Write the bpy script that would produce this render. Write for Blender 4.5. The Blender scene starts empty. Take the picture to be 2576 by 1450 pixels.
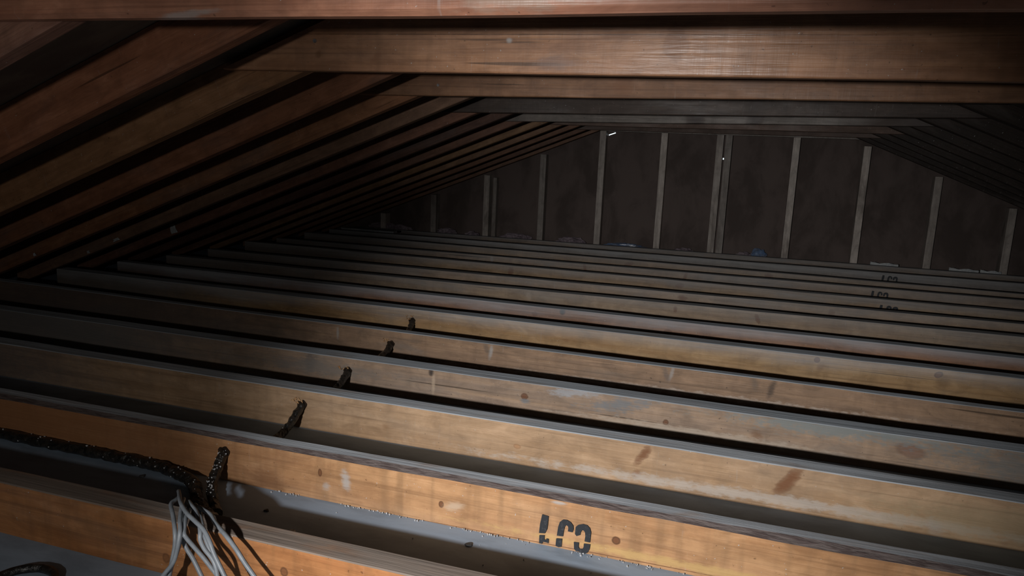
import bpy, bmesh, math, random
from mathutils import Vector, Matrix, noise as mnoise

# ------------------------------------------------------------------ camera, world, light
scene = bpy.context.scene
COL = scene.collection
ZO = 0.879                     # eye height above the ceiling boards between the joists
cam_d = bpy.data.cameras.new('camera'); cam = bpy.data.objects.new('camera', cam_d); COL.objects.link(cam)
cam_d.sensor_width = 36.0; cam_d.lens = 1860.0 * 36.0 / 2576.0; cam_d.clip_start = 0.02
_r = Vector((0.95197689, 0.30317167, 0.04274277)); _u = Vector((-0.09518925, 0.16038831, 0.98245336)); _f = Vector((-0.29099658, 0.93934154, -0.18154465))
m = Matrix.Identity(4)
for i in range(3):
    m[i][0] = _r[i]; m[i][1] = _u[i]; m[i][2] = -_f[i]
m[2][3] = ZO
cam.matrix_world = m
scene.camera = cam

world = bpy.data.worlds.new('daylight_outside'); scene.world = world; world.use_nodes = True
bgn = world.node_tree.nodes['Background']; bgn.inputs[0].default_value = (0.80, 0.93, 1.0, 1); bgn.inputs[1].default_value = 1.6

TORCH = Vector((-0.47, -0.56, ZO - 0.022))                # hand-held torch, behind and left of the lens
def torch_beam(name, energy, cone, az, el, color):
    d = bpy.data.lights.new(name, 'SPOT'); o = bpy.data.objects.new(name, d); COL.objects.link(o)
    d.energy = energy; d.color = color; d.spot_size = math.radians(cone); d.spot_blend = 1.0; d.shadow_soft_size = 0.026
    a, e = math.radians(az), math.radians(el)
    o.location = TORCH
    o.rotation_euler = Vector((math.sin(a) * math.cos(e), math.cos(a) * math.cos(e), math.sin(e))).to_track_quat('-Z', 'Y').to_euler()
torch_beam('torch_hotspot', 250.0, 54, 3, -12.5, (1.0, 0.98, 0.97))
torch_beam('torch_spill', 26.0, 112, -22, -20, (1.0, 0.95, 0.90))

fill_d = bpy.data.lights.new('hatch_daylight', 'AREA'); fill_o = bpy.data.objects.new('hatch_daylight', fill_d); COL.objects.link(fill_o)   # added fill light behind the viewer, aimed up to lift the shaded bays
fill_d.shape = 'RECTANGLE'; fill_d.size = 0.75; fill_d.size_y = 0.6; fill_d.energy = 12.0; fill_d.color = (0.60, 0.82, 1.0); fill_d.spread = math.radians(85)
fill_o.location = (0.25, -1.1, 0.02); fill_o.rotation_euler = (math.pi, 0, 0)

vs = scene.view_settings
vs.view_transform = 'Standard'; vs.look = 'None'; vs.gamma = 1.0; vs.use_curve_mapping = False; vs.exposure = 0.0

# ------------------------------------------------------------------ helpers
def link(o, parent=None):
    COL.objects.link(o)
    if parent is not None:
        o.parent = parent
        o.matrix_parent_inverse = Matrix.Identity(4)
    return o
def mesh_obj(name, verts, faces, mats, parent=None, loc=(0, 0, 0), smooth=False, mi=None):
    me = bpy.data.meshes.new(name); me.from_pydata([tuple(v) for v in verts], [], faces); me.update()
    bm = bmesh.new(); bm.from_mesh(me); bmesh.ops.recalc_face_normals(bm, faces=bm.faces); bm.to_mesh(me); bm.free()
    for mm in (mats if isinstance(mats, (list, tuple)) else [mats]): me.materials.append(mm)
    if mi: me.polygons.foreach_set('material_index', mi)
    if smooth: me.polygons.foreach_set('use_smooth', [True] * len(me.polygons))
    o = bpy.data.objects.new(name, me); o.location = loc
    return link(o, parent)
def tag(o, label=None, cat=None, group=None, kind=None):
    if label: o['label'] = label
    if cat: o['category'] = cat
    if group: o['group'] = group
    if kind: o['kind'] = kind
    return o
def box_geo(x0, x1, y0, y1, z0, z1):
    v = [(x0,y0,z0),(x1,y0,z0),(x1,y1,z0),(x0,y1,z0),(x0,y0,z1),(x1,y0,z1),(x1,y1,z1),(x0,y1,z1)]
    return v, [(0,3,2,1),(4,5,6,7),(0,1,5,4),(1,2,6,5),(2,3,7,6),(3,0,4,7)]
def loft(rings, closed_ends=True):
    n = len(rings[0]); v = [p for r in rings for p in r]; f = []
    for i in range(len(rings) - 1):
        for j in range(n):
            a = i * n + j; b = i * n + (j + 1) % n
            f.append((a, b, b + n, a + n))
    if closed_ends:
        f.append(tuple(range(n - 1, -1, -1))); f.append(tuple((len(rings) - 1) * n + j for j in range(n)))
    return v, f
def catmull(pts, sub):
    P = [Vector(p) for p in pts]; P = [P[0] * 2 - P[1]] + P + [P[-1] * 2 - P[-2]]; out = []
    for i in range(1, len(P) - 2):
        for s in range(sub):
            t = s / sub
            out.append(0.5 * ((2 * P[i]) + (P[i+1] - P[i-1]) * t + (2*P[i-1] - 5*P[i] + 4*P[i+1] - P[i+2]) * t*t + (3*P[i] - P[i-1] - 3*P[i+1] + P[i+2]) * t**3))
    out.append(P[-2]); return out
def tube_geo(pts, rad, sub=6, seg=10, rough=0.0, seed=0, flat=1.0):
    C = catmull(pts, sub); rings = []; up = Vector((0.1, 0.2, 1)).normalized()
    for i, c in enumerate(C):
        t = (C[min(i+1, len(C)-1)] - C[max(i-1, 0)]).normalized()
        a = t.cross(up)
        if a.length < 1e-3: a = t.cross(Vector((1, 0, 0)))
        a.normalize(); b = a.cross(t)
        up = b
        ring = []
        for j in range(seg):
            an = 2 * math.pi * j / seg; r = rad
            d = a * math.cos(an) + b * math.sin(an) * flat
            if rough:
                q = (c + d * rad) * 55 + Vector((seed, seed * 2, 0))
                r = rad * (1 + rough * (mnoise.noise(q) * 1.1 + 0.6 * mnoise.noise(q * 2.6)))
            ring.append(c + d * r)
        rings.append(ring)
    return loft(rings)

# ------------------------------------------------------------------ materials
def nn(nt, t, **kw):
    n = nt.nodes.new(t)
    for k, v in kw.items(): setattr(n, k, v)
    return n
def setv(nt, sock, v):
    if hasattr(v, 'is_output') or isinstance(v, bpy.types.NodeSocket): nt.links.new(v, sock)
    else: sock.default_value = v
def math_n(nt, op, a, b=0.0, clamp=False):
    n = nn(nt, 'ShaderNodeMath', operation=op, use_clamp=clamp); setv(nt, n.inputs[0], a); setv(nt, n.inputs[1], b); return n.outputs[0]
def mixc(nt, fac, a, b, blend='MIX'):
    n = nn(nt, 'ShaderNodeMix', data_type='RGBA', blend_type=blend); n.clamp_factor = True
    setv(nt, n.inputs[0], fac); setv(nt, n.inputs[6], a); setv(nt, n.inputs[7], b); return n.outputs[2]
def maprange(nt, v, a, b, c=0.0, d=1.0, smooth=True):
    n = nn(nt, 'ShaderNodeMapRange'); n.interpolation_type = 'SMOOTHSTEP' if smooth else 'LINEAR'
    setv(nt, n.inputs[0], v); n.inputs[1].default_value = a; n.inputs[2].default_value = b; n.inputs[3].default_value = c; n.inputs[4].default_value = d
    return n.outputs[0]
def noise_n(nt, vec, scale, detail=4.0, rough=0.55, dist=0.0):
    n = nn(nt, 'ShaderNodeTexNoise'); setv(nt, n.inputs['Vector'], vec); n.inputs['Scale'].default_value = scale
    n.inputs['Detail'].default_value = detail; n.inputs['Roughness'].default_value = rough; n.inputs['Distortion'].default_value = dist
    return n.outputs[0]
def mapped(nt, vec, loc=(0, 0, 0), scale=(1, 1, 1), rot=(0, 0, 0)):
    n = nn(nt, 'ShaderNodeMapping'); setv(nt, n.inputs[0], vec); n.inputs[1].default_value = loc; n.inputs[2].default_value = rot; n.inputs[3].default_value = scale
    return n.outputs[0]
def c4(c): return (c[0], c[1], c[2], 1.0)

def mark_group():
    g = bpy.data.node_groups.new('wood_mark', 'ShaderNodeTree')
    def inp(nm, ty, dv=None):
        s = g.interface.new_socket(nm, in_out='INPUT', socket_type=ty)
        if dv is not None: s.default_value = dv
    inp('Color', 'NodeSocketColor'); inp('Vector', 'NodeSocketVector'); inp('Center', 'NodeSocketVector'); inp('Angle', 'NodeSocketFloat', 0.0)
    inp('InvSize', 'NodeSocketVector'); inp('Mark', 'NodeSocketColor'); inp('Strength', 'NodeSocketFloat', 1.0); inp('Ragged', 'NodeSocketFloat', 0.3); inp('Ring', 'NodeSocketFloat', 0.0)
    g.interface.new_socket('Color', in_out='OUTPUT', socket_type='NodeSocketColor')
    gi = nn(g, 'NodeGroupInput'); go = nn(g, 'NodeGroupOutput')
    sub = nn(g, 'ShaderNodeVectorMath', operation='SUBTRACT'); g.links.new(gi.outputs['Vector'], sub.inputs[0]); g.links.new(gi.outputs['Center'], sub.inputs[1])
    rot = nn(g, 'ShaderNodeVectorRotate', rotation_type='Y_AXIS'); g.links.new(sub.outputs[0], rot.inputs['Vector']); g.links.new(gi.outputs['Angle'], rot.inputs['Angle'])
    mul = nn(g, 'ShaderNodeVectorMath', operation='MULTIPLY'); g.links.new(rot.outputs[0], mul.inputs[0]); g.links.new(gi.outputs['InvSize'], mul.inputs[1])
    ln = nn(g, 'ShaderNodeVectorMath', operation='LENGTH'); g.links.new(mul.outputs[0], ln.inputs[0])
    n1 = noise_n(g, mapped(g, gi.outputs['Vector'], scale=(0.45, 1, 1.3)), 95.0, 4.0, 0.65)
    n2 = noise_n(g, mapped(g, gi.outputs['Vector'], scale=(0.6, 1, 1)), 22.0, 3.0, 0.6)
    nz = math_n(g, 'SUBTRACT', math_n(g, 'ADD', math_n(g, 'MULTIPLY', n1, 1.3), n2), 1.15)
    nz = math_n(g, 'MULTIPLY', nz, gi.outputs['Ragged'])
    d = math_n(g, 'ADD', ln.outputs['Value'], nz)
    soft = maprange(g, d, 0.25, 1.2, 1.0, 0.0); crisp = maprange(g, d, 0.72, 1.12, 1.0, 0.0)
    mask = math_n(g, 'ADD', math_n(g, 'MULTIPLY', crisp, gi.outputs['Ring']), math_n(g, 'MULTIPLY', soft, math_n(g, 'SUBTRACT', 1.0, gi.outputs['Ring'])), clamp=True)
    ring = math_n(g, 'MULTIPLY', maprange(g, d, 0.45, 0.85), gi.outputs['Ring'])
    base = mixc(g, math_n(g, 'MULTIPLY', mask, gi.outputs['Strength'], clamp=True), gi.outputs['Color'], gi.outputs['Mark'])
    darker = mixc(g, math_n(g, 'MULTIPLY', math_n(g, 'MULTIPLY', ring, mask), gi.outputs['Strength'], clamp=True), base, (0.06, 0.028, 0.012, 1))
    g.links.new(darker, go.inputs[0])
    return g
MARK = mark_group()

KNOT = (0.15, 0.058, 0.024); DARK = (0.045, 0.035, 0.03); PALE = (0.42, 0.40, 0.38); BLUE = (0.17, 0.20, 0.225); WOODP = (0.52, 0.40, 0.29)
def wood(name, face, face2, dust=(0.27, 0.29, 0.31), dustiness=0.9, stain=(0.20, 0.20, 0.20), stain_amt=0.3, seed=0.0, marks=(), rough=0.62, saw=0.35, upper_dust=0.0, spec=0.35):
    mt = bpy.data.materials.new(name); mt.use_nodes = True; nt = mt.node_tree; bs = nt.nodes['Principled BSDF']
    tc = nn(nt, 'ShaderNodeTexCoord'); P = tc.outputs['Object']
    Q = mapped(nt, P, loc=(seed * 3.7, seed * 1.3, seed * 0.71))
    grain = noise_n(nt, mapped(nt, Q, scale=(1.1, 26, 26)), 1.0, 6.0, 0.6, 0.6)
    col = mixc(nt, maprange(nt, grain, 0.30, 0.72), c4(face), c4(face2))
    fine = noise_n(nt, mapped(nt, Q, scale=(3.0, 130, 130)), 1.0, 3.0, 0.6)
    col = mixc(nt, maprange(nt, fine, 0.55, 0.80, 0.0, 0.28), col, c4([c * 0.45 for c in face2]))
    # saw bands across the grain
    band = noise_n(nt, mapped(nt, Q, scale=(34, 3, 3)), 1.0, 2.0, 0.5)
    col = mixc(nt, maprange(nt, band, 0.42, 0.75, 0.0, saw), col, c4([c * 0.62 for c in face]))
    # uneven colour, darker long streaks and pale specks
    mot = noise_n(nt, mapped(nt, Q, scale=(9, 22, 22)), 1.0, 6.0, 0.65, 0.5)
    col = mixc(nt, maprange(nt, mot, 0.42, 0.70, 0.0, 0.55), col, c4([c * 0.55 for c in face2]))
    col = mixc(nt, maprange(nt, mot, 0.46, 0.30, 0.0, 0.40), col, c4([min(1, c * 1.25 + 0.02) for c in face]))
    strk = noise_n(nt, mapped(nt, Q, scale=(0.9, 75, 75)), 1.0, 4.0, 0.6, 0.8)
    col = mixc(nt, maprange(nt, strk, 0.52, 0.72, 0.0, 0.55), col, c4([c * 0.5 for c in face2]))
    spk = noise_n(nt, Q, 150.0, 2.0, 0.5)
    col = mixc(nt, maprange(nt, spk, 0.735, 0.77, 0.0, 0.8), col, (0.5, 0.5, 0.49, 1))
    spk2 = noise_n(nt, mapped(nt, Q, loc=(4, 2, 9)), 90.0, 2.0, 0.5)
    col = mixc(nt, maprange(nt, spk2, 0.71, 0.76, 0.0, 0.6), col, c4([c * 0.25 for c in face2]))
    # blotchy grey weathering
    blot = noise_n(nt, mapped(nt, Q, scale=(2.2, 7, 7)), 1.0, 5.0, 0.6, 0.4)
    col = mixc(nt, maprange(nt, blot, 0.50, 0.72, 0.0, stain_amt), col, c4(stain))
    # scuffs, tiny drips
    drip = noise_n(nt, mapped(nt, Q, scale=(60, 6, 6)), 1.0, 3.0, 0.7)
    col = mixc(nt, maprange(nt, drip, 0.66, 0.80, 0.0, 0.35), col, c4(PALE))
    # drying checks along the grain
    chk = noise_n(nt, mapped(nt, Q, scale=(1.3, 60, 60)), 1.0, 1.5, 0.4, 0.3)
    col = mixc(nt, maprange(nt, chk, 0.735, 0.775, 0.0, 0.75), col, c4([c * 0.16 for c in face]))
    for mk in marks:
        x, z, rx, rz, ang, c, st, rg, ri = mk
        g = nn(nt, 'ShaderNodeGroup'); g.node_tree = MARK
        nt.links.new(col, g.inputs['Color']); nt.links.new(P, g.inputs['Vector'])
        g.inputs['Center'].default_value = (x, 0, z); g.inputs['Angle'].default_value = ang; g.inputs['InvSize'].default_value = (1 / rx, 0, 1 / rz)
        g.inputs['Mark'].default_value = c4(c); g.inputs['Strength'].default_value = st; g.inputs['Ragged'].default_value = rg; g.inputs['Ring'].default_value = ri
        col = g.outputs[0]
    geo = nn(nt, 'ShaderNodeNewGeometry'); sx = nn(nt, 'ShaderNodeSeparateXYZ'); nt.links.new(geo.outputs['True Normal'], sx.inputs[0])
    dn = noise_n(nt, mapped(nt, Q, scale=(4, 18, 18)), 1.0, 5.0, 0.6, 0.8)
    top = maprange(nt, sx.outputs[2], 0.45, 0.8, 0.0, dustiness)
    top = math_n(nt, 'MULTIPLY', top, maprange(nt, dn, 0.22, 0.5, 0.55, 1.0), clamp=True)
    if upper_dust:
        sp = nn(nt, 'ShaderNodeSeparateXYZ'); nt.links.new(P, sp.inputs[0])
        ud = math_n(nt, 'ADD', sp.outputs[2], math_n(nt, 'MULTIPLY', math_n(nt, 'SUBTRACT', blot, 0.5), 0.08))
        ud = maprange(nt, ud, -0.065, 0.0, 0.0, upper_dust)
        top = math_n(nt, 'MAXIMUM', top, ud)
    dcol = mixc(nt, maprange(nt, noise_n(nt, mapped(nt, Q, scale=(2, 60, 60)), 1.0, 4.0, 0.6, 0.5), 0.35, 0.7), c4(dust), c4([c * 0.70 for c in dust]))
    col = mixc(nt, top, col, dcol)
    nt.links.new(col, bs.inputs['Base Color'])
    rr = maprange(nt, blot, 0.3, 0.7, rough - 0.12, rough + 0.15)
    nt.links.new(rr, bs.inputs['Roughness']); bs.inputs['Specular IOR Level'].default_value = spec
    bp = nn(nt, 'ShaderNodeBump'); bp.inputs['Strength'].default_value = 0.5; bp.inputs['Distance'].default_value = 0.005
    hgt = math_n(nt, 'ADD', math_n(nt, 'MULTIPLY', fine, 0.5), math_n(nt, 'MULTIPLY', drip, 0.2))
    hgt = math_n(nt, 'ADD', hgt, grain)
    nt.links.new(hgt, bp.inputs['Height']); nt.links.new(bp.outputs[0], bs.inputs['Normal'])
    return mt
def plain(name, c1, c2, scale=20.0, rough=0.6, spec=0.4, bump=0.0, mscale=(1, 1, 1), lo=0.4, hi=0.65, metal=0.0):
    mt = bpy.data.materials.new(name); mt.use_nodes = True; nt = mt.node_tree; bs = nt.nodes['Principled BSDF']
    tc = nn(nt, 'ShaderNodeTexCoord'); v = mapped(nt, tc.outputs['Object'], scale=mscale)
    n = noise_n(nt, v, scale, 5.0, 0.6, 0.3)
    nt.links.new(mixc(nt, maprange(nt, n, lo, hi), c4(c1), c4(c2)), bs.inputs['Base Color'])
    bs.inputs['Roughness'].default_value = rough; bs.inputs['Specular IOR Level'].default_value = spec; bs.inputs['Metallic'].default_value = metal
    if bump:
        bp = nn(nt, 'ShaderNodeBump'); bp.inputs['Strength'].default_value = bump; bp.inputs['Distance'].default_value = 0.01
        nt.links.new(n, bp.inputs['Height']); nt.links.new(bp.outputs[0], bs.inputs['Normal'])
    return mt

M_floor = plain('ceiling_board_back', (0.30, 0.38, 0.48), (0.225, 0.285, 0.36), 7.0, 0.7, 0.3, 0.15, mscale=(0.6, 1.4, 1))
M_ply = plain('sheathing_plywood', (0.128, 0.098, 0.087), (0.082, 0.062, 0.054), 3.0, 0.75, 0.25, 0.2, mscale=(1.6, 1, 0.9))
M_deck = plain('roof_deck_wood', (0.20, 0.155, 0.115), (0.14, 0.105, 0.08), 4.0, 0.8, 0.2, 0.2, mscale=(1, 3, 1))
M_back = plain('rear_boards', (0.08, 0.055, 0.04), (0.05, 0.035, 0.028), 4.0, 0.8, 0.2)
M_wane = plain('bark_wane', (0.20, 0.165, 0.155), (0.115, 0.085, 0.08), 14.0, 0.8, 0.2, 0.5, mscale=(1.5, 8, 8))
M_paint = plain('stencil_ink', (0.022, 0.025, 0.03), (0.06, 0.062, 0.068), 130.0, 0.6, 0.4, 0.0, lo=0.52, hi=0.78)
M_grey = plain('grey_cable_sheath', (0.235, 0.26, 0.285), (0.19, 0.21, 0.23), 40.0, 0.45, 0.5)
M_tar = plain('black_crust', (0.010, 0.0095, 0.009), (0.028, 0.024, 0.02), 70.0, 0.33, 0.6, 0.6)
M_crumb = plain('white_crumbs', (0.50, 0.51, 0.52), (0.33, 0.34, 0.36), 60.0, 0.6, 0.4)
M_chip = plain('dark_chips', (0.05, 0.05, 0.05), (0.09, 0.09, 0.09), 40.0, 0.7, 0.3)
M_pink = plain('pink_insulation', (0.30, 0.245, 0.27), (0.17, 0.135, 0.155), 25.0, 0.95, 0.1, 0.6)
M_blue = plain('blue_plastic_film', (0.12, 0.19, 0.33), (0.17, 0.20, 0.26), 30.0, 0.25, 0.6, 0.3)
M_paper = plain('pale_paper', (0.50, 0.52, 0.52), (0.38, 0.40, 0.41), 25.0, 0.8, 0.2)
M_hole = plain('drilled_hole_dark', (0.02, 0.013, 0.009), (0.035, 0.022, 0.014), 40.0, 0.9, 0.1)
M_nail = plain('nail_steel', (0.55, 0.55, 0.56), (0.35, 0.35, 0.36), 60.0, 0.35, 0.6, metal=0.8)
M_split = plain('fresh_splinter', (0.50, 0.27, 0.12), (0.60, 0.40, 0.22), 60.0, 0.7, 0.3)

# ------------------------------------------------------------------ setting
XE, TAN, RIDGE, RZ = -3.667, 0.3986, -0.23, 0.611      # left rafter underside, pitch, ridge
def zl(x): return ZO - 0.759 + TAN * (x - XE)           # left underside
def zr(x): return ZO + RZ - TAN * (x - RIDGE)           # right underside
RD = 0.13                                               # vertical depth of a rafter
YB, YW = -1.7, 6.478
v, f = box_geo(-4.5, 4.1, YB - 0.05, YW + 0.15, -0.03, 0.0)
tag(mesh_obj('floor', v, f, M_floor), 'grey backs of the ceiling boards between the joists', kind='structure')
def slab(name, xa, xb, zf, off0, off1, mat, lab):
    P = [(xa, zf(xa) + off0), (xb, zf(xb) + off0), (xb, zf(xb) + off1), (xa, zf(xa) + off1)]
    v = [(x, YB - 0.05, z) for x, z in P] + [(x, YW + 0.15, z) for x, z in P]
    f = [(0, 1, 2, 3), (7, 6, 5, 4)] + [(i, (i + 1) % 4, 4 + (i + 1) % 4, 4 + i) for i in range(4)]
    return tag(mesh_obj(name, v, f, mat), lab, kind='structure')
slab('ceiling', -4.33, RIDGE, zl, RD, RD + 0.03, M_deck, 'dark roof decking above the left rafters')
slab('ceiling', RIDGE, 3.87, zr, RD, RD + 0.03, M_deck, 'dark roof decking above the right rafters')
def gable(name, y0, y1, holes, mat, lab):
    out = [(-4.25, 0.0), (3.79, 0.0), (RIDGE, zr(RIDGE) + RD)]
    bm = bmesh.new(); loops = [out] + holes; ed = []
    for lp in loops:
        vs_ = [bm.verts.new((x, y0, z)) for x, z in lp]
        for i in range(len(vs_)): ed.append(bm.edges.new((vs_[i], vs_[(i + 1) % len(vs_)])))
    bmesh.ops.triangle_fill(bm, use_beauty=True, use_dissolve=False, edges=ed)
    r = bmesh.ops.extrude_face_region(bm, geom=bm.faces[:])
    for e in r['geom']:
        if isinstance(e, bmesh.types.BMVert): e.co.y = y1
    bmesh.ops.recalc_face_normals(bm, faces=bm.faces)
    me = bpy.data.meshes.new(name); bm.to_mesh(me); bm.free(); me.materials.append(mat)
    return tag(link(bpy.data.objects.new(name, me)), lab, kind='structure')
slit = [(-1.190, ZO + 0.171), (-1.130, ZO + 0.193), (-1.133, ZO + 0.201), (-1.193, ZO + 0.179)]
pin = [(-0.2225, ZO + 0.008), (-0.2140, ZO + 0.008), (-0.2140, ZO + 0.022), (-0.2225, ZO + 0.022)]
wall = gable('wall_far', YW, YW + 0.012, [slit, pin], M_ply, 'dark plywood gable wall with pale studs at the far end')
gable('wall_back', YB - 0.04, YB, [], M_back, 'dark board gable wall behind the viewer')

# ------------------------------------------------------------------ wooden members
def wavy(x, s, a): return a * (mnoise.noise(Vector((x * 1.7, s * 9.1, 0.3))) + 0.5 * mnoise.noise(Vector((x * 7.0, s * 3.3, 1.7))))
def beam(name, x0, x1, y0, y1, depth, z0, slope, mats, seed, segs=56, wane=0.0, bev=0.003, wv=0.0022, parent=None):
    """horizontal member along X; origin on its upper front edge line at x=0"""
    rings = []; th = y1 - y0
    for i in range(segs + 1):
        x = x0 + (x1 - x0) * i / segs
        w = [wavy(x, seed + q, wv) for q in range(4)]; zt = slope * x
        wn = max(bev, wane * (1 + 0.55 * mnoise.noise(Vector((x * 2.3, seed, 5.0))) + 0.25 * mnoise.noise(Vector((x * 9, seed, 2.0))))) if wane else bev
        rings.append([(x, w[0], zt - depth), (x, w[0], zt - depth * 0.5), (x, w[0], zt - wn * (0.3 if wane else 0.6) + w[1]), (x, wn + w[0], zt + w[1]), (x, th - bev + w[2], zt + w[1] * 0.5 + w[3]), (x, th + w[2], zt - bev + w[3]), (x, th + w[2], zt - depth)])
    vv, ff = loft(rings)
    mi = [0] * len(ff)
    if wane:
        for i in range(segs): mi[i * 7 + 2] = 1
    return mesh_obj(name, vv, ff, mats, parent, (0, y0, z0), mi=mi)

# thickness, top height, tilt, face colours, stains, marks  (front-to-back)
K = KNOT
J = [
 dict(th=.060, z=-.7585, s=.000, f=(.45,.205,.078), g=(.345,.14,.05), st=.15, marks=[(-.776,-.052,.009,.011,0,K,.8,.3,.8),(-1.054,-.084,.010,.012,0,K,.5,.3,.8),(-1.25,-.05,.02,.03,0,(.25,.12,.05),.5,1,0)], dust=(.27,.235,.205)),
 dict(th=.060, z=-.7585, s=.0009, f=(.52,.295,.145), g=(.43,.22,.10), st=.12, wane=.021, marks=[(-2.1,-.06,1.15,.35,0,(.33,.145,.062),.8,.5,0),(-.203,-.075,.010,.010,0,K,.95,.3,.8),(-.62,-.07,.007,.009,0,K,.9,.3,.8),(-.947,-.048,.006,.011,0,K,.85,.3,.8),(-.874,-.056,.014,.030,.25,PALE,.75,1.2,0),(-.589,-.069,.032,.014,.25,WOODP,.7,1.0,0),(-.337,-.012,.022,.0045,.0,PALE,.8,.6,0),(-.93,-.082,.012,.014,0,PALE,.55,1.4,0),(-1.10,-.098,.06,.035,0,(.2,.09,.04),.6,.6,0),(-.25,-.115,.9,.0012,.012,(.12,.05,.02),.9,.5,0),(.05,-.10,.6,.012,0,(.55,.36,.14),.7,1.4,0)]),
 dict(th=.062, z=-.7581, s=-.0011, f=(.50,.335,.205), g=(.42,.265,.15), st=.18, marks=[(-.199,-.030,.013,.042,-.55,(.18,.075,.032),.9,.9,.25),(-.216,-.090,.012,.016,-.6,(.25,.12,.06),.75,1.0,.2),(.167,-.043,.018,.058,-.62,(.19,.08,.035),.92,.8,.25),(-.556,-.067,.012,.008,0,(.40,.20,.09),.6,.5,.5),(-.97,-.073,.015,.012,0,(.28,.16,.08),.6,1.2,0),(.2,-.094,.9,.017,.01,(.50,.45,.40),.7,1.6,0),(.51,-.095,.02,.03,.5,PALE,.5,1.2,0),(.7,-.07,.4,.06,0,(.36,.28,.17),.6,1.2,0)]),
 dict(th=.072, z=-.7634, s=-.0014, f=(.41,.28,.185), g=(.30,.22,.165), st=.65, stain=(.235,.235,.225), marks=[(.523,-.044,.045,.024,-.2,(.24,.14,.10),.9,.3,.4),(-.179,-.066,.010,.010,0,K,.9,.4,.7),(-.651,-.048,.013,.012,0,K,.9,.4,.6),(-.648,-.064,.02,.010,0,BLUE,.7,1,0),(-.994,-.010,.012,.014,0,DARK,.95,.4,.3),(-1.48,-.03,.03,.05,0,(.13,.11,.10),.7,1.2,0),(.1,-.075,.02,.03,.3,(.2,.1,.05),.6,1,0),(-.985,-.050,.008,.05,0,WOODP,.6,.5,0),(-.49,-.012,.10,.016,.12,(.38,.40,.43),.7,1.8,0),(-.33,-.03,.13,.026,.2,BLUE,.7,1.8,0),(.35,-.010,.42,.034,0,(.22,.25,.25),.85,1.6,0),(.95,-.05,.40,.07,0,(.19,.20,.195),.75,1.2,0),(-1.45,-.05,.32,.035,0,(.21,.19,.17),.7,1.4,0),(-.1,-.085,.45,.014,0,(.48,.40,.32),.7,1.6,0)]),
 dict(th=.042, z=-.7679, s=-.0046, f=(.39,.25,.155), g=(.29,.19,.125), st=.4, marks=[(-.923,-.03,.010,.035,-.15,PALE,.75,.8,0),(-.94,-.02,.014,.03,.3,(.14,.11,.09),.6,.8,0),(-.206,-.024,.009,.035,-.2,PALE,.6,.8,0),(-.225,-.03,.014,.035,.3,(.16,.13,.11),.6,.9,0),(.149,-.035,.014,.045,-.25,DARK,.65,.9,0),(.09,-.02,.014,.03,.3,(.17,.13,.1),.6,.9,0),(-1.62,-.03,.008,.03,0,PALE,.6,.8,0),(-.35,-.092,1.0,.012,.008,(.50,.41,.34),.85,1.8,0)]),
 dict(th=.075, z=-.7482, s=-.0002, f=(.44,.285,.145), g=(.36,.21,.095), st=.25, ud=.35, marks=[(.328,-.018,.012,.012,0,K,.9,.3,.7),(.345,-.045,.016,.03,-.5,(.22,.13,.07),.6,.8,0),(.761,-.021,.017,.013,.4,K,.8,.3,.8),(.78,-.05,.03,.035,-.6,(.2,.12,.06),.6,.8,0),(-.70,-.06,.02,.010,0,(.25,.13,.06),.6,1.2,0)]),
 dict(th=.060, z=-.7607, s=-.0007, f=(.34,.185,.105), g=(.27,.14,.08), st=.3, ud=.5, marks=[(-.82,-.012,.016,.018,0,DARK,.98,.3,.4),(-.962,-.040,.016,.014,0,K,.7,.8,.4),(-.299,-.056,.02,.014,0,K,.7,.8,.4)]),
 dict(th=.060, z=-.7513, s=.0048, f=(.37,.27,.18), g=(.31,.215,.14), st=.35, ud=.4, marks=[(-1.111,-.044,.02,.03,.3,(.42,.33,.25),.6,.9,0),(.109,-.035,.012,.03,.4,K,.7,.8,.3),(-.304,-.03,.012,.02,0,K,.7,.8,.3)]),
 dict(th=.062, z=-.7606, s=.0033, f=(.38,.27,.18), g=(.31,.21,.135), st=.4, ud=.4, marks=[(-.3,-.03,.03,.02,0,K,.7,1,.3),(.5,-.04,.02,.03,0,K,.5,1,.3)]),
 dict(th=.056, z=-.7585, s=-.0003, f=(.35,.24,.145), g=(.28,.18,.10), st=.3, ud=.5, marks=[(-1.474,-.039,.022,.03,0,K,.7,.9,.3),(-.353,-.03,.03,.02,0,K,.7,.9,.3),(.85,-.05,.02,.03,0,DARK,.4,1,0)]),
 dict(th=.056, z=-.7581, s=.0040, f=(.33,.24,.17), g=(.27,.19,.13), st=.4, ud=.4, marks=[(-1.75,-.03,.015,.03,0,PALE,.5,.8,0),(-1.05,-.03,.012,.04,.2,K,.6,.8,.3),(-.35,-.03,.014,.04,-.2,K,.6,.8,.3)]),
 dict(th=.056, z=-.7666, s=-.0017, f=(.33,.225,.135), g=(.26,.17,.10), st=.3, ud=.4, marks=[(-.8,-.03,.04,.02,.3,K,.7,1,.3),(.2,-.03,.03,.03,.3,K,.7,1,.3)]),
 dict(th=.056, z=-.7575, s=.0030, f=(.25,.22,.19), g=(.20,.17,.15), st=.5, ud=.6, marks=[]),
 dict(th=.056, z=-.7609, s=.0047, f=(.24,.17,.115), g=(.18,.13,.09), st=.4, ud=.4, marks=[]),
]
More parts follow.
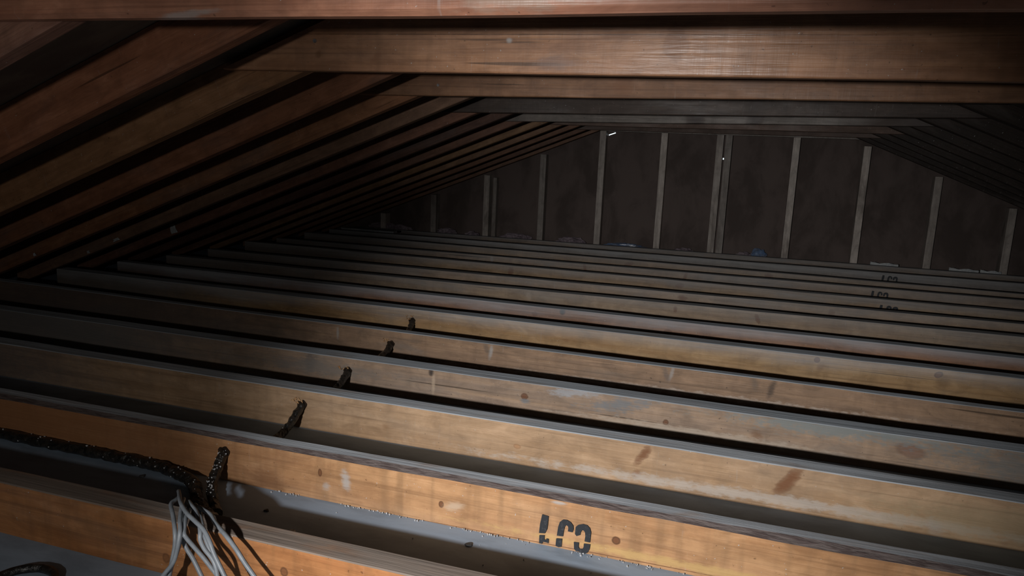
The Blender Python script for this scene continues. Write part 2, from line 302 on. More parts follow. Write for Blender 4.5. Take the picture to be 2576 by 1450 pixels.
JL = ['nearest floor joist, orange-brown, with grey cables draped over it',
 'orange-brown floor joist with black stencilled characters, second from the front',
 'light tan floor joist with two slanting brown knots, third from the front',
 'floor joist with blue-grey weathering and a large oval knot, fourth from the front',
 'thin greyish-brown floor joist with pale streaks and a ragged lower edge, fifth from the front',
 'honey-coloured floor joist with two round knots at its right, sixth from the front',
 'reddish-brown floor joist with a square dark stain on its top edge, seventh from the front',
 'dull tan floor joist, eighth from the front, just behind the reddish-brown one',
 'dull tan floor joist, ninth from the front',
 'brown floor joist with the nearer faint black stencil at far right, tenth from the front',
 'greyish floor joist with a pale fleck beside its black stencil, eleventh from the front',
 'brown floor joist, twelfth from the front, third from the far wall',
 'grey-faced floor joist with a faint stencil, second from the far wall',
 'last floor joist, running along the foot of the far stud wall']
def yb(k): return 1.1706 + 0.4 * k
JO = []
JD = 0.12
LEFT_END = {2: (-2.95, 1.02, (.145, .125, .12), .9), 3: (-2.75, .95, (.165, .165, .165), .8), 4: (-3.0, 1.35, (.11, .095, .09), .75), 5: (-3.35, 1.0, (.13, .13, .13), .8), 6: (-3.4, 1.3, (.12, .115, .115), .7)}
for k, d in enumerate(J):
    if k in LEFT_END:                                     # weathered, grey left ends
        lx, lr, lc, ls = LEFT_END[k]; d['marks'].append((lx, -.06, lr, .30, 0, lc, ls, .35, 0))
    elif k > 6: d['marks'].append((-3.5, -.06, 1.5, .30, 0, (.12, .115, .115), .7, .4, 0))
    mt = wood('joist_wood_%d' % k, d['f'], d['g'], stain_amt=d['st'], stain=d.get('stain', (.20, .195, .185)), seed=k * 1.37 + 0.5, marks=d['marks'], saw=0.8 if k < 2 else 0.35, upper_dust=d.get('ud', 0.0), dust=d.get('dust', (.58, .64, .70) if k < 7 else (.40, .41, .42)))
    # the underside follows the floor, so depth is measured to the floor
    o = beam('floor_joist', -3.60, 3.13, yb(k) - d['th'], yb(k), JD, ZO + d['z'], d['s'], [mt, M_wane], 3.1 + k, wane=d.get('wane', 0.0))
    zb = -(ZO + d['z'])
    for q in o.data.vertices:
        if q.co.z < -0.1: q.co.z = zb
    tag(o, JL[k], 'joist', 'ceiling joists of the attic floor')
    JO.append(o)

def bevelled_beam_slope(name, xa, xb, zf, y0, y1, depth, mats, seed, segs=44):
    rings = []; th = y1 - y0; b = 0.003
    for i in range(segs + 1):
        x = xa + (xb - xa) * i / segs; z = zf(x); w = [wavy(x, seed + q, 0.002) for q in range(3)]
        rings.append([(x, w[0] + b, z + w[1]), (x, w[0], z + b + w[1]), (x, w[0], z + depth), (x, th + w[2], z + depth), (x, th + w[2], z + b + w[1]), (x, th + w[2] - b, z + w[1])])
    vv, ff = loft(rings)
    mx = (xa + xb) / 2
    vv = [(x, y, z - zf(mx)) for x, y, z in vv]
    return mesh_obj(name, vv, ff, mats, None, (0, y0, zf(mx)))
def rafter_mat(k, f, g, seed, right=False, marks=()):
    """wood whose grain follows the slope"""
    mt = wood('rafter_wood_%s%d' % ('right_' if right else '', k), f, g, stain_amt=0.45, stain=(.13, .11, .10), seed=seed, dustiness=0.3, rough=0.6)
    nt = mt.node_tree
    for n in nt.nodes:
        if n.type == 'MAPPING' and n.inputs[0].is_linked and n.inputs[0].links[0].from_node.type == 'TEX_COORD':
            n.inputs[2].default_value = (0, math.atan(TAN) * (-1 if right else 1), 0)
    return mt
RC = [((.30,.19,.13),(.20,.12,.085)), ((.33,.17,.09),(.24,.115,.06)), ((.33,.21,.105),(.25,.15,.07)), ((.31,.165,.09),(.235,.12,.06)), ((.35,.20,.10),(.25,.135,.065)), ((.27,.19,.12),(.20,.14,.09)),
      ((.24,.14,.09),(.17,.10,.065)), ((.13,.08,.055),(.09,.055,.04)), ((.21,.13,.085),(.15,.095,.06)), ((.30,.21,.11),(.23,.155,.08)), ((.27,.19,.11),(.20,.135,.08)), ((.24,.15,.09),(.18,.11,.065)), ((.20,.13,.085),(.15,.095,.06)), ((.24,.16,.10),(.18,.115,.07))]
ORD = ['first', 'second', 'third', 'fourth', 'fifth', 'sixth', 'seventh', 'eighth', 'ninth', 'tenth', 'eleventh', 'twelfth', 'thirteenth', 'last']
RL = ['greyish rafter in the top left corner, nearest of the left slope',
 'second left rafter from the front, reddish brown, crossing under the nearest collar tie',
 'third left rafter from the front, golden brown, meeting the second collar tie',
 'fourth left rafter from the front, dull reddish brown',
 'fifth left rafter from the front, warm brown with saw marks',
 'sixth left rafter from the front, greyish brown with pale chips near its foot',
 'seventh left rafter from the front, with a pale paper scrap near its foot',
 'eighth left rafter from the front, the darkest on the left slope',
 'ninth left rafter from the front, dark brown',
 'tenth left rafter from the front, slightly golden brown',
 'eleventh left rafter from the front, fourth from the far wall',
 'twelfth left rafter from the front, third from the far wall',
 'thirteenth left rafter from the front, second from the far wall',
 'last left rafter, lying against the far gable wall']
RT = 0.045
for k in range(14):
    f, g = [(c[0] * 1.04, c[1] * .86, c[2] * .86) for c in RC[k]]
    o = bevelled_beam_slope('rafter', -3.93, RIDGE - 0.012, zl, yb(k) - RT, yb(k), RD - 0.002, rafter_mat(k, f, g, 7.3 + k * 2.1), 40 + k)
    tag(o, RL[k], 'rafter', 'rafters of the left roof slope')
MR = rafter_mat(99, (.035, .023, .017), (.025, .017, .012), 3.3, True)  # near-black wood colour has the shade of the right slope painted in
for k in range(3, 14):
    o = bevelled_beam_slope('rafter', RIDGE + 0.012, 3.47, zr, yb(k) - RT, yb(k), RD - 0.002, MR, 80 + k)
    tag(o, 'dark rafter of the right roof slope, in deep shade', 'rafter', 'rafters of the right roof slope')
vv, ff = box_geo(RIDGE - 0.0115, RIDGE + 0.0115, YB, YW, zl(RIDGE) - 0.02, zl(RIDGE) + RD - 0.012)
tag(mesh_obj('ridge_board', vv, ff, M_back), 'dark ridge board running above the collar ties', 'ridge board')

# collar ties nailed to the near side of every second rafter
CT = [dict(z=.198, s=-.0029, f=(.43,.205,.125), g=(.33,.14,.085), marks=[(-.35,.02,.10,.020,0,(.36,.26,.20),.7,1.3,0),(-.18,.035,.16,.02,0,(.40,.31,.25),.6,1.4,0),(-.13,.045,.012,.028,.4,DARK,.7,.6,0),(-.95,.006,.09,.006,.1,PALE,.55,1.0,0)], gl=.42),  # the two broad pale marks paint a glossy sheen onto the face
      dict(z=.195, s=-.0044, f=(.43,.225,.12), g=(.33,.16,.085), marks=[(-.20,.075,.03,.05,0,K,.6,1,.3),(-.62,.085,.010,.008,0,PALE,.8,.8,0),(-1.18,.05,.012,.012,0,(.16,.07,.03),.6,1.2,0),(-1.0,.04,.02,.012,.5,(.22,.1,.05),.6,1,0),(-.5,.03,.07,.022,0,(.24,.16,.13),.55,1.2,0),(-.6,.10,1.1,.0016,-.006,(.10,.045,.02),.9,1.0,0)], gl=.45),
      dict(z=.2063, s=.0073, f=(.31,.16,.083), g=(.235,.115,.06), marks=[(-.45,.05,.05,.05,0,(.22,.1,.05),.7,1,0)], gl=.55),
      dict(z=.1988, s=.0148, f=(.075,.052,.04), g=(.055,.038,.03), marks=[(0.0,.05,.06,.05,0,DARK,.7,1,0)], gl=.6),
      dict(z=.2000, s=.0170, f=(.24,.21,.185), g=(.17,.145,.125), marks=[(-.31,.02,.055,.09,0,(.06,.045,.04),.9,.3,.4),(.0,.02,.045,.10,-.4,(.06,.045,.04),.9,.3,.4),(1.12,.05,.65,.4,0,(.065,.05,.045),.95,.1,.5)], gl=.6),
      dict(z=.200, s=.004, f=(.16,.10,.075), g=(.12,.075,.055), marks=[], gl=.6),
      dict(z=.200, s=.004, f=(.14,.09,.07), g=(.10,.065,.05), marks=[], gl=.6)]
CL = ['nearest collar tie along the top of the picture, reddish brown with pale scuffs',
 'second collar tie from the front, brown with a long split and saw marks',
 'third collar tie from the front, dark reddish brown',
 'fourth collar tie from the front, very dark brown',
 'fifth collar tie from the front, pale greyish with dark patches',
 'sixth collar tie from the front, very dark',
 'farthest collar tie, just in front of the stud wall']
CH = 0.155
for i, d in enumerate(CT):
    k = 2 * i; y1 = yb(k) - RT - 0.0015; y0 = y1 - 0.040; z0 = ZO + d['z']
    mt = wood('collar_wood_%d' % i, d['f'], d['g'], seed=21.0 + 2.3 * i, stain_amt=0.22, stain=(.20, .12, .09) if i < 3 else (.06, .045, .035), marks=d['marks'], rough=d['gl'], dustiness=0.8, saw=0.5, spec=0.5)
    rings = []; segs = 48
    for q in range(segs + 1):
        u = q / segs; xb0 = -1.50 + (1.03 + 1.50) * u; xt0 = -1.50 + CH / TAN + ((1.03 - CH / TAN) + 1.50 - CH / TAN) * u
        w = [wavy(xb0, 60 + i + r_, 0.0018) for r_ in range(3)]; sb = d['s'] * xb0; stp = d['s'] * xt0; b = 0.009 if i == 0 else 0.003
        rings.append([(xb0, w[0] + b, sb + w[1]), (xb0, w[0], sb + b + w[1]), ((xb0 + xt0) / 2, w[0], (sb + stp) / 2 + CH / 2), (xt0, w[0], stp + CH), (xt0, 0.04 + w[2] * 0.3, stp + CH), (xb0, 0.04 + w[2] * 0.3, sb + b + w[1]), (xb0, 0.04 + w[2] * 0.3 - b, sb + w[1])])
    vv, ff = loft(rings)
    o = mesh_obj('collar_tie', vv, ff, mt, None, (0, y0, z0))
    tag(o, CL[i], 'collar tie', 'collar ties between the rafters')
    # nails where the tie meets the rafter
    for (nx, nz) in ([(-1.19, .085)] if i == 1 else [(-1.16, .03)] if i == 2 else []):
        ng, nf = tube_geo([(nx, -0.004, nz), (nx, -0.001, nz), (nx, 0.004, nz)], 0.0055, 2, 8)
        tag(mesh_obj('nail_head', ng, nf, M_nail, o), 'bright nail head')

# far stud wall: studs and plate are parts of the wall
SY0, SY1 = 6.388, YW - 0.001
M_stud = [wood('stud_wood_%d' % i, (.62 * s_, .55 * s_, .49 * s_), (.47 * s_, .41 * s_, .36 * s_), seed=50 + i * 3.1, stain_amt=0.7, stain=(.14, .115, .10), saw=0.2) for i, s_ in enumerate((1.0, 0.75, 0.5))]
for m_ in M_stud:                                        # grain runs upright
    for n in m_.node_tree.nodes:
        if n.type == 'MAPPING' and n.inputs[0].is_linked and n.inputs[0].links[0].from_node.type == 'TEX_COORD': n.inputs[2].default_value = (0, math.pi / 2, 0)
for i in range(-2, 12):
    xr = -2.2354 + 0.5194 * i
    w = 0.052
    ztop = min(zl(xr - w), zr(xr)) - 0.012 if not (-1.3 < xr < 0.8) else ZO + 0.205
    ztop = min(ztop, ZO + 0.205)
    if ztop < 0.1: continue
    tone = 2 if i in (1, -1, 4) else 1 if i in (0, 2, 7, 8) else 0
    vv, ff = box_geo(xr - w, xr, SY0, SY1, 0.0, ztop)
    s = mesh_obj('stud', vv, ff, M_stud[tone], wall)
    if i == 4:
        vv, ff = box_geo(xr - 2 * w - 0.018, xr - w - 0.016, SY0 + 0.012, SY1, 0.0, ztop); mesh_obj('stud', vv, ff, M_stud[1], wall)
    if i == 0:
        vv, ff = box_geo(xr + 0.025, xr + 0.06, SY0 + 0.03, SY1, 0.0, ztop - 0.02); mesh_obj('stud', vv, ff, M_stud[2], wall)
vv, ff = box_geo(-1.28, 0.80, SY0, SY1, ZO + 0.206, ZO + 0.25); mesh_obj('top_plate', vv, ff, M_stud[2], wall)

# ------------------------------------------------------------------ stencilled characters (flat print on the joists)
def print_polys(name, k, polys, label, off=0.0035):
    vv, ff = [], []
    for pl in polys:
        n = len(vv); vv += [(x, -off, z) for x, z in pl]; ff.append(tuple(range(n, n + len(pl))))
    me = bpy.data.meshes.new(name); me.from_pydata(vv, [], ff); me.update(); me.materials.append(M_paint)
    o = link(bpy.data.objects.new(name, me), JO[k]); o['label'] = label; return o
ST = [[(-0.3724, -0.0442), (-0.3576, -0.0459), (-0.3582, -0.0654), (-0.3591, -0.0777), (-0.3636, -0.0892), (-0.3775, -0.091), (-0.3763, -0.0691)], [(-0.3765, -0.0959), (-0.3644, -0.0939), (-0.3646, -0.1038), (-0.3602, -0.1049), (-0.3598, -0.1008), (-0.3546, -0.101), (-0.354, -0.1118), (-0.3592, -0.1108), (-0.3677, -0.1106), (-0.3687, -0.1162), (-0.3762, -0.1158)], [(-0.336, -0.0891), (-0.334, -0.0672), (-0.3309, -0.0546), (-0.3238, -0.0471), (-0.315, -0.0463), (-0.3059, -0.0502), (-0.2998, -0.0575), (-0.2987, -0.0653), (-0.3007, -0.0737), (-0.3115, -0.0733), (-0.3106, -0.0664), (-0.3116, -0.0613), (-0.3161, -0.0589), (-0.319, -0.0641), (-0.3207, -0.0738), (-0.3217, -0.0879)], [(-0.3369, -0.0957), (-0.3234, -0.0938), (-0.324, -0.1141), (-0.33, -0.1161), (-0.3376, -0.1143)], [(-0.2941, -0.059), (-0.2882, -0.0525), (-0.2784, -0.0489), (-0.2684, -0.0498), (-0.2618, -0.0557), (-0.2588, -0.065), (-0.2593, -0.077), (-0.2597, -0.0897), (-0.2722, -0.0897), (-0.2711, -0.0768), (-0.2723, -0.0678), (-0.2756, -0.0639), (-0.28, -0.0644), (-0.2821, -0.0698), (-0.283, -0.0767), (-0.2909, -0.0807), (-0.2948, -0.0765)], [(-0.2963, -0.0957), (-0.2846, -0.095), (-0.285, -0.1051), (-0.2829, -0.1093), (-0.276, -0.1085), (-0.2735, -0.104), (-0.2734, -0.0949), (-0.2588, -0.0939), (-0.2599, -0.1064), (-0.2643, -0.116), (-0.2764, -0.1227), (-0.2831, -0.1167), (-0.2899, -0.1176), (-0.2947, -0.1125)]]
print_polys('stencil_lettering', 1, ST, 'black stencilled characters, partly worn')
def shift(polys, dx, dz, s): return [[((x + .336) * s + dx, (z + .046) * s + dz) for x, z in pl] for pl in polys]
print_polys('stencil_lettering', 10, shift(ST, .845, -.016, .85), 'faint black stencilled characters')
print_polys('stencil_lettering', 9, shift(ST, .835, -.034, .85), 'faint black stencilled characters')
print_polys('stencil_lettering', 12, shift(ST, 1.03, -.016, .9), 'faint black stencilled characters')

# ------------------------------------------------------------------ cables
def Z(p): return (p[0], p[1], p[2] + ZO)
CAB = [[(-1.0873, 1.1883, -0.7519), (-1.0709, 1.1623, -0.7422), (-1.0613, 1.1373, -0.7384), (-1.0219, 1.099, -0.7365), (-0.9874, 1.0653, -0.7447), (-0.98, 1.0556, -0.7696), (-0.9826, 1.0496, -0.7992), (-0.9863, 1.0438, -0.8285), (-0.9924, 1.0357, -0.872), (-1.0009, 1.03, -0.872)], [(-1.1164, 1.2198, -0.757), (-1.0984, 1.2015, -0.75), (-1.0259, 1.125, -0.7215), (-0.9824, 1.0908, -0.718), (-0.9412, 1.0657, -0.7149), (-0.9038, 1.046, -0.716), (-0.8792, 1.0318, -0.7274), (-0.8662, 1.0258, -0.7436), (-0.8524, 1.022, -0.7607), (-0.8367, 1.0178, -0.7793), (-0.8137, 1.0119, -0.8071), (-0.791, 1.0061, -0.8348)], [(-1.0586, 1.1701, -0.7416), (-1.0242, 1.1259, -0.7301), (-0.9828, 1.0747, -0.7277), (-0.965, 1.0542, -0.7344), (-0.961, 1.0457, -0.7504), (-0.9631, 1.0418, -0.7693), (-0.969, 1.0369, -0.7933), (-0.9887, 1.0315, -0.8211), (-1.019, 1.0239, -0.8637), (-1.0515, 1.018, -0.872)], [(-1.0348, 1.1633, -0.7445), (-1.003, 1.1155, -0.7407), (-0.9815, 1.0832, -0.7416), (-0.9754, 1.0681, -0.7544), (-0.9764, 1.0619, -0.7721), (-0.9806, 1.0583, -0.7902), (-0.9878, 1.0536, -0.8135), (-0.991, 1.0498, -0.8331), (-0.9961, 1.0444, -0.8627), (-1.0012, 1.0391, -0.872)], [(-1.0162, 1.1355, -0.734), (-0.9783, 1.0832, -0.731), (-0.9605, 1.0592, -0.7401), (-0.9527, 1.0552, -0.7471), (-0.9299, 1.0503, -0.7601), (-0.9071, 1.0471, -0.7747), (-0.8891, 1.0442, -0.7878), (-0.8712, 1.0413, -0.8007), (-0.8447, 1.0372, -0.8201), (-0.8187, 1.0332, -0.8394)], [(-1.0332, 1.15, -0.7441), (-0.9934, 1.0967, -0.7424), (-0.9728, 1.0701, -0.7607), (-0.9632, 1.0657, -0.7755), (-0.9461, 1.0623, -0.7916), (-0.9331, 1.0592, -0.8061), (-0.921, 1.0561, -0.8207), (-0.9032, 1.0518, -0.8427), (-0.8856, 1.0475, -0.8645)], [(-1.0288, 1.1501, -0.7319), (-1.0038, 1.1305, -0.7275), (-0.9745, 1.1097, -0.7255), (-0.9374, 1.0738, -0.7222), (-0.9161, 1.0517, -0.7255), (-0.91, 1.0439, -0.7363), (-0.8972, 1.0386, -0.7493), (-0.8793, 1.0357, -0.7623), (-0.8688, 1.033, -0.7745), (-0.862, 1.0293, -0.7917), (-0.852, 1.024, -0.8176), (-0.8423, 1.0189, -0.8435)], [(-1.0319, 1.1713, -0.7495), (-1.003, 1.1503, -0.7462), (-0.979, 1.1265, -0.7456), (-0.9529, 1.1, -0.7442), (-0.9363, 1.0833, -0.7474), (-0.9222, 1.0747, -0.7607), (-0.9042, 1.0684, -0.7824), (-0.8863, 1.0644, -0.801), (-0.8755, 1.0617, -0.8135), (-0.8596, 1.0578, -0.8323), (-0.844, 1.0541, -0.8511)], [(-1.0031, 1.1496, -0.739), (-0.9826, 1.1392, -0.7369), (-0.9561, 1.128, -0.7366), (-0.9228, 1.1011, -0.7344), (-0.8731, 1.0709, -0.7361), (-0.8448, 1.0602, -0.7495), (-0.8227, 1.0547, -0.7683), (-0.7981, 1.0501, -0.7891), (-0.7618, 1.0433, -0.8199), (-0.7264, 1.0369, -0.8504)]]
CABL = ['leftmost grey cable, looping up from the tangle and hanging straight down the nearest joist',
 'grey cable lying on top of the tangle, sweeping from the bend down to the right',
 'grey cable hanging at the left of the tangle, curving out to the lower left',
 'grey cable crossing behind the leftmost pair and ending at the lower left',
 'grey cable slanting right below the tangle, upper of the two thin slanting ones',
 'grey cable slanting right below the tangle, lower of the two thin slanting ones',
 'grey cable in the middle of the tangle, kinking over the joist edge',
 'grey cable partly hidden behind the middle ones',
 'rightmost grey cable, running alone down the joist to the right']
for pts, lb in zip(CAB, CABL):
    vv, ff = tube_geo([Z(p) for p in pts], 0.0043, 6, 8)
    tag(mesh_obj('grey_cable', vv, ff, M_grey, smooth=True), lb, 'cable', 'grey cables spilling over the nearest joist')

random.seed(5)
def crumbs(name, pts, smin, smax, mat, parent=None, label=None, cat=None):
    vv, ff = [], []
    for p in pts:
        s = random.uniform(smin, smax); n = len(vv); c = Vector(p)
        for q in ((1, 1, 1), (-1, -1, 1), (-1, 1, -1), (1, -1, -1), (0, 0, 1.6)):
            vv.append(c + Vector((q[0] * random.uniform(.4, 1), q[1] * random.uniform(.4, 1), q[2] * random.uniform(.4, 1))) * s)
        ff += [(n, n+1, n+4), (n, n+2, n+1), (n, n+3, n+2), (n+1, n+2, n+3), (n+1, n+3, n+4), (n, n+4, n+3)]
    me = bpy.data.meshes.new(name); me.from_pydata([tuple(v_) for v_ in vv], [], ff); me.update(); me.materials.append(mat)
    o = link(bpy.data.objects.new(name, me), parent); o['kind'] = 'stuff'
    if label: o['label'] = label
    if cat: o['category'] = cat
    return o
fl = -0.879
# crusted loom along the foot of the stencilled joist
loom = [(-2.75, 1.491, fl + .015), (-2.3, 1.492, fl + .015), (-1.95, 1.491, fl + .015), (-1.65, 1.492, fl + .015), (-1.45, 1.490, fl + .015), (-1.34, 1.468, fl + .016), (-1.265, 1.435, fl + .016), (-1.215, 1.385, fl + .016), (-1.15, 1.335, fl + .016), (-1.075, 1.275, fl + .035), (-1.045, 1.22, fl + .075)]
vv, ff = tube_geo([Z(p) for p in loom], 0.0150, 14, 14, rough=0.26, seed=3)
lm = tag(mesh_obj('cable_loom', vv, ff, M_tar, smooth=False), 'black crusted cable bundle at the foot of the stencilled joist, bending towards grey cables', 'cable')
cp = []
C = catmull([Z(p) for p in loom], 14)
for i in range(60):
    c = C[random.randrange(10, len(C) - 25)]; a = random.uniform(-.6, 2.6); cp.append((c.x, c.y - math.cos(a) * .015, c.z + math.sin(a) * .015 if math.sin(a) > -.7 else c.z))
crumbs('white_flakes', cp, .001, .0028, M_crumb, lm, 'pale flakes stuck to the black crust')
# crusted cable threaded through the joists
rod = [(-1.11, 1.33, fl + .016), (-1.165, 1.385, fl + .016), (-1.205, 1.43, -.852), (-1.222, 1.475, -.826), (-1.23, 1.511, -.803), (-1.235, 1.575, -.806), (-1.243, 1.66, -.842), (-1.25, 1.76, -.862), (-1.255, 1.84, -.842), (-1.258, 1.909, -.806), (-1.266, 1.975, -.806), (-1.28, 2.08, -.836), (-1.30, 2.2, -.834), (-1.322, 2.30, -.813), (-1.328, 2.375, -.812), (-1.337, 2.5, -.836), (-1.35, 2.63, -.838), (-1.365, 2.73, -.819), (-1.372, 2.775, -.817), (-1.39, 2.9, -.832), (-1.42, 3.02, -.824), (-1.442, 3.096, -.804), (-1.45, 3.172, -.804), (-1.47, 3.3, -.84), (-1.49, 3.42, -.862)]
vv, ff = tube_geo([Z(p) for p in rod], 0.0125, 9, 10, rough=0.34, seed=8)
rc = tag(mesh_obj('crusted_cable', vv, ff, M_tar), 'black crusted cable threaded through holes in the joists, receding into the dark', 'cable')
C = catmull([Z(p) for p in rod], 9); cp = []
for i in range(90):
    c = C[random.randrange(8, 42 if i < 70 else 180)]; a = random.uniform(.3, 2.9); cp.append((c.x + math.cos(a) * .012, c.y - .005, c.z + math.sin(a) * .012))
crumbs('white_flakes', cp, .0008, .0023, M_crumb, rc, 'pale flakes stuck to the black crust')
for k, (x, z) in {1: (-1.231, -.802), 2: (-1.258, -.805), 3: (-1.323, -.812), 4: (-1.366, -.819), 5: (-1.443, -.803)}.items():
    zz = z - J[k]['z']
    ring = [(x + .017 * math.cos(a) * (1 + .15 * math.sin(3 * a)), -.0025, zz + .017 * math.sin(a) * (1 + .15 * math.cos(5 * a))) for a in [i * math.pi / 8 for i in range(16)]]
    me = bpy.data.meshes.new('drilled_hole'); me.from_pydata(ring + [(q[0], .002, q[2]) for q in ring], [], [tuple(range(16))] + [(i, (i + 1) % 16, 16 + (i + 1) % 16, 16 + i) for i in range(16)]); me.materials.append(M_hole)
    link(bpy.data.objects.new('drilled_hole', me), JO[k])
    if k >= 2:
        vv, ff = [], []
        for q in range(7):
            n = len(vv); sx = x - .012 + random.uniform(-.03, .012); sz = zz + random.uniform(.004, .026); l = random.uniform(.008, .02); a = random.uniform(-.7, .7)
            vv += [(sx, -.004, sz), (sx + l * math.cos(a), -.008, sz + l * math.sin(a)), (sx + l * .5, -.004, sz + .004), (sx + l * .5, -.011, sz)]
            ff += [(n, n+1, n+2), (n, n+3, n+1), (n+1, n+3, n+2), (n, n+2, n+3)]
        tag(mesh_obj('splinters', vv, ff, M_split, JO[k]), 'fresh splinters around the drilled hole', kind='stuff')

# ------------------------------------------------------------------ crumbs and small debris on the boards
cp = []
for i in range(240):
    x = random.uniform(-1.08, .5) if i < 215 else random.uniform(-2.0, -1.35)
    n = mnoise.noise(Vector((x * 7, 3, 1)))
    if n < -.15 and random.random() < .7: continue
    y = 1.508 - abs(random.gauss(0, .006)) - .002; cp.append((x, y, random.uniform(.001, .005)))
for i in range(24): cp.append((random.uniform(-1.0, .3), random.uniform(1.30, 1.49), .001))
crumbs('plaster_crumbs', cp, .0008, .0024, M_crumb, None, 'white plaster crumbs scattered along the foot of the stencilled joist', 'crumbs')
CHIP = [(-.524, 1.447, .010, .005, 'dark oval chip on the grey boards beside the stencilled characters'), (-1.033, 1.411, .008, .0035, 'small dark chip on the grey boards right of the cable bend'),
        (-1.44, 1.447, .009, .004, 'dark chip on the lit grey strip beside the black cable bundle'), (-.921, 1.351, .009, .004, 'pale round chip in the shaded part of the grey boards')]
for i, (x, y, a, b, lb) in enumerate(CHIP):
    n = 10; ring = [(a * math.cos(t) * random.uniform(.8, 1.1), b * math.sin(t) * 1.6 * random.uniform(.8, 1.1)) for t in [2 * math.pi * j / n for j in range(n)]]
    vv = [(q[0], q[1], 0) for q in ring] + [(q[0] * .8, q[1] * .8, .003 + .001 * math.sin(j)) for j, q in enumerate(ring)]
    ff = [tuple(range(n)), tuple(range(n, 2 * n))] + [(j, (j + 1) % n, n + (j + 1) % n, n + j) for j in range(n)]
    tag(mesh_obj('debris_chip', vv, ff, M_paper if 'pale' in lb else M_chip, None, (x, y, .0004)), lb, 'debris', 'chips on the ceiling boards')

# black loop drawn for a dark curved shape in the near corner
vv, ff = tube_geo([((-1.276, 0.965)[0] + .062 * math.cos(a), (-1.276, 0.965)[1] + .062 * math.sin(a), .009) for a in [-.5 + i * .42 for i in range(15)]], 0.009, 4, 8, rough=.1, seed=4)
tag(mesh_obj('black_loop', vv, ff, M_tar, smooth=True), 'black rounded loop of cable in the bottom left corner', 'cable')

# scraps: crumpled sheets / lumps
def lump(name, loc, size, mat, label, cat, seed, group=None, rot=0.0):
    bm = bmesh.new(); bmesh.ops.create_icosphere(bm, subdivisions=3, radius=1.0)
    for q in bm.verts:
        d = 1 + .45 * mnoise.noise(q.co * 1.6 + Vector((seed, 0, 0))) + .35 * mnoise.noise(q.co * 4 + Vector((0, seed, 0)))
        q.co = Vector((q.co.x * d * size[0], q.co.y * d * size[1], max(q.co.z, -.35) * d * size[2]))
    zmin = min(q.co.z for q in bm.verts)
    for q in bm.verts: q.co.z -= zmin
    bmesh.ops.rotate(bm, verts=bm.verts, matrix=Matrix.Rotation(rot, 3, 'Z'))
    me = bpy.data.meshes.new(name); bm.to_mesh(me); bm.free(); me.materials.append(mat)
    o = link(bpy.data.objects.new(name, me)); o.location = loc
    return tag(o, label, cat, group)
TN = ZO - .7609
PK = [(-2.66, .10, .030, 'pinkish insulation tuft at the wall foot, left of the first pale stud'), (-2.40, .06, .022, 'small pinkish insulation tuft at the wall foot beside the first pale stud'),
      (-1.98, .13, .032, 'long pinkish insulation strip at the wall foot between the first and second pale studs'), (-1.46, .13, .034, 'pale pink insulation heap at the wall foot left of the daylight-slit stud'),
      (-.47, .07, .022, 'small pale insulation tuft at the wall foot left of the doubled stud'), (0.02, .06, .026, 'grey-pink insulation tuft beside the blue plastic'),
      (-3.25, .22, .035, 'faint pinkish insulation strip at the dark left corner of the far wall')]
for i, (x, sx, sz, lb) in enumerate(PK):
    lump('insulation_scrap', (x, 6.427, TN - .02), (sx, .034, sz * 1.0), M_pink, lb, 'insulation', 3.0 + i, 'insulation scraps along the far wall')
lump('plastic_scrap', (.135, 6.425, TN - .02), (.062, .032, .052), M_blue, 'crumpled bluish plastic at the wall foot right of the doubled stud', 'plastic', 9.1)
lump('plastic_scrap', (-.98, 6.425, TN - .02), (.16, .028, .022), M_blue, 'long dim bluish plastic scrap at the wall foot right of the daylight slit', 'plastic', 12.7)
STK = [(1.07, .10, 'pale stick lying at the wall foot between the last bright studs'), (1.62, .10, 'pale offcut at the wall foot right of the last bright stud'), (1.80, .07, 'small pale offcut at far right beside the stick')]
for i, (x, l, lb) in enumerate(STK):
    rings = []
    for q in range(7):
        u = -1 + 2 * q / 6; w = .012 * (1 - .3 * abs(u))
        rings.append([(u * l, -w, 0), (u * l, w, .002), (u * l, w * .8, .016 + .006 * math.sin(q * 2.1)), (u * l, -w * .9, .018 + .005 * math.cos(q * 1.7))])
    vv, ff = loft(rings)
    tag(mesh_obj('wood_offcut', vv, ff, M_paper, None, (x, 6.345 if i else 6.345, TN + .0045 * x + .004)), lb, 'offcut', 'offcuts along the far wall')

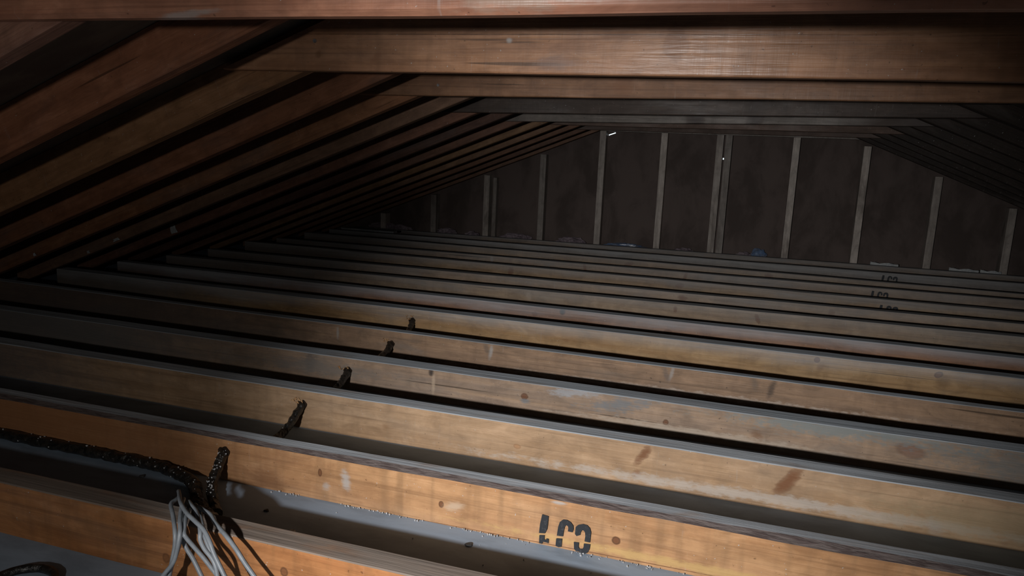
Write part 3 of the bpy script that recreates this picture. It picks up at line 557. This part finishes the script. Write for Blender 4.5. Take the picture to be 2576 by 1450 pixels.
# bits of paper caught on the left rafters, a fleck on a far joist
def scrap_on_rafter(x, y, z, w, hgt, ang, label, seed):
    n = 5; vv = []; random.seed(seed)
    for i in range(n):
        for j in range(n):
            u = (i / (n - 1) - .5) * w * (1 - .25 * (j / (n - 1))); v_ = (j / (n - 1) - .5) * hgt
            vv.append((u * math.cos(ang) - v_ * math.sin(ang), -.004 - random.uniform(0, .006), u * math.sin(ang) + v_ * math.cos(ang)))
    N = len(vv); vv += [(a, b + .0015, c) for a, b, c in vv]
    ff = [(i * n + j, (i + 1) * n + j, (i + 1) * n + j + 1, i * n + j + 1) for i in range(n - 1) for j in range(n - 1)]
    ff += [tuple(N + q for q in reversed(f_)) for f_ in ff]
    rim = [i * n for i in range(n)] + [(n - 1) * n + j for j in range(1, n)] + [i * n + n - 1 for i in range(n - 2, -1, -1)] + [j for j in range(n - 2, 0, -1)]
    ff += [(rim[i], rim[(i + 1) % len(rim)], N + rim[(i + 1) % len(rim)], N + rim[i]) for i in range(len(rim))]
    tag(mesh_obj('paper_scrap', vv, ff, M_paper, None, (x, y, z + ZO)), label, 'paper scrap', 'pale scraps on the left rafters')
scrap_on_rafter(-3.179, 3.524, -.528, .045, .055, .3, 'largest pale paper scrap, caught on a left rafter low down', 1)
scrap_on_rafter(-3.195, 3.124, -.555, .045, .014, .4, 'thin pale sliver on the left rafter next to the paper scrap', 2)
scrap_on_rafter(-3.391, 3.124, -.638, .018, .014, .2, 'tiny pale chip near the foot of a left rafter, middle of the three chips', 3)
scrap_on_rafter(-3.295, 2.724, -.596, .020, .016, .4, 'tiny pale chip on the left rafter nearest the picture edge', 4)

# pale short board lying over the far joists at left
rings = []
for q in range(9):
    u = q / 8; x = -3.45 + .52 * u; w = .038 + .004 * math.sin(q * 1.3)
    rings.append([(x, 5.905 - w, ZO - .752), (x, 5.905 + w, ZO - .752), (x, 5.905 + w, ZO - .737), (x, 5.905 - w, ZO - .737)])
vv, ff = loft(rings)
tag(mesh_obj('board_offcut', vv, ff, wood('pale_offcut', (.34, .36, .37), (.26, .28, .29), seed=77, dust=(.40, .43, .45))), 'pale grey board offcut lying on the far joists at left', 'board')
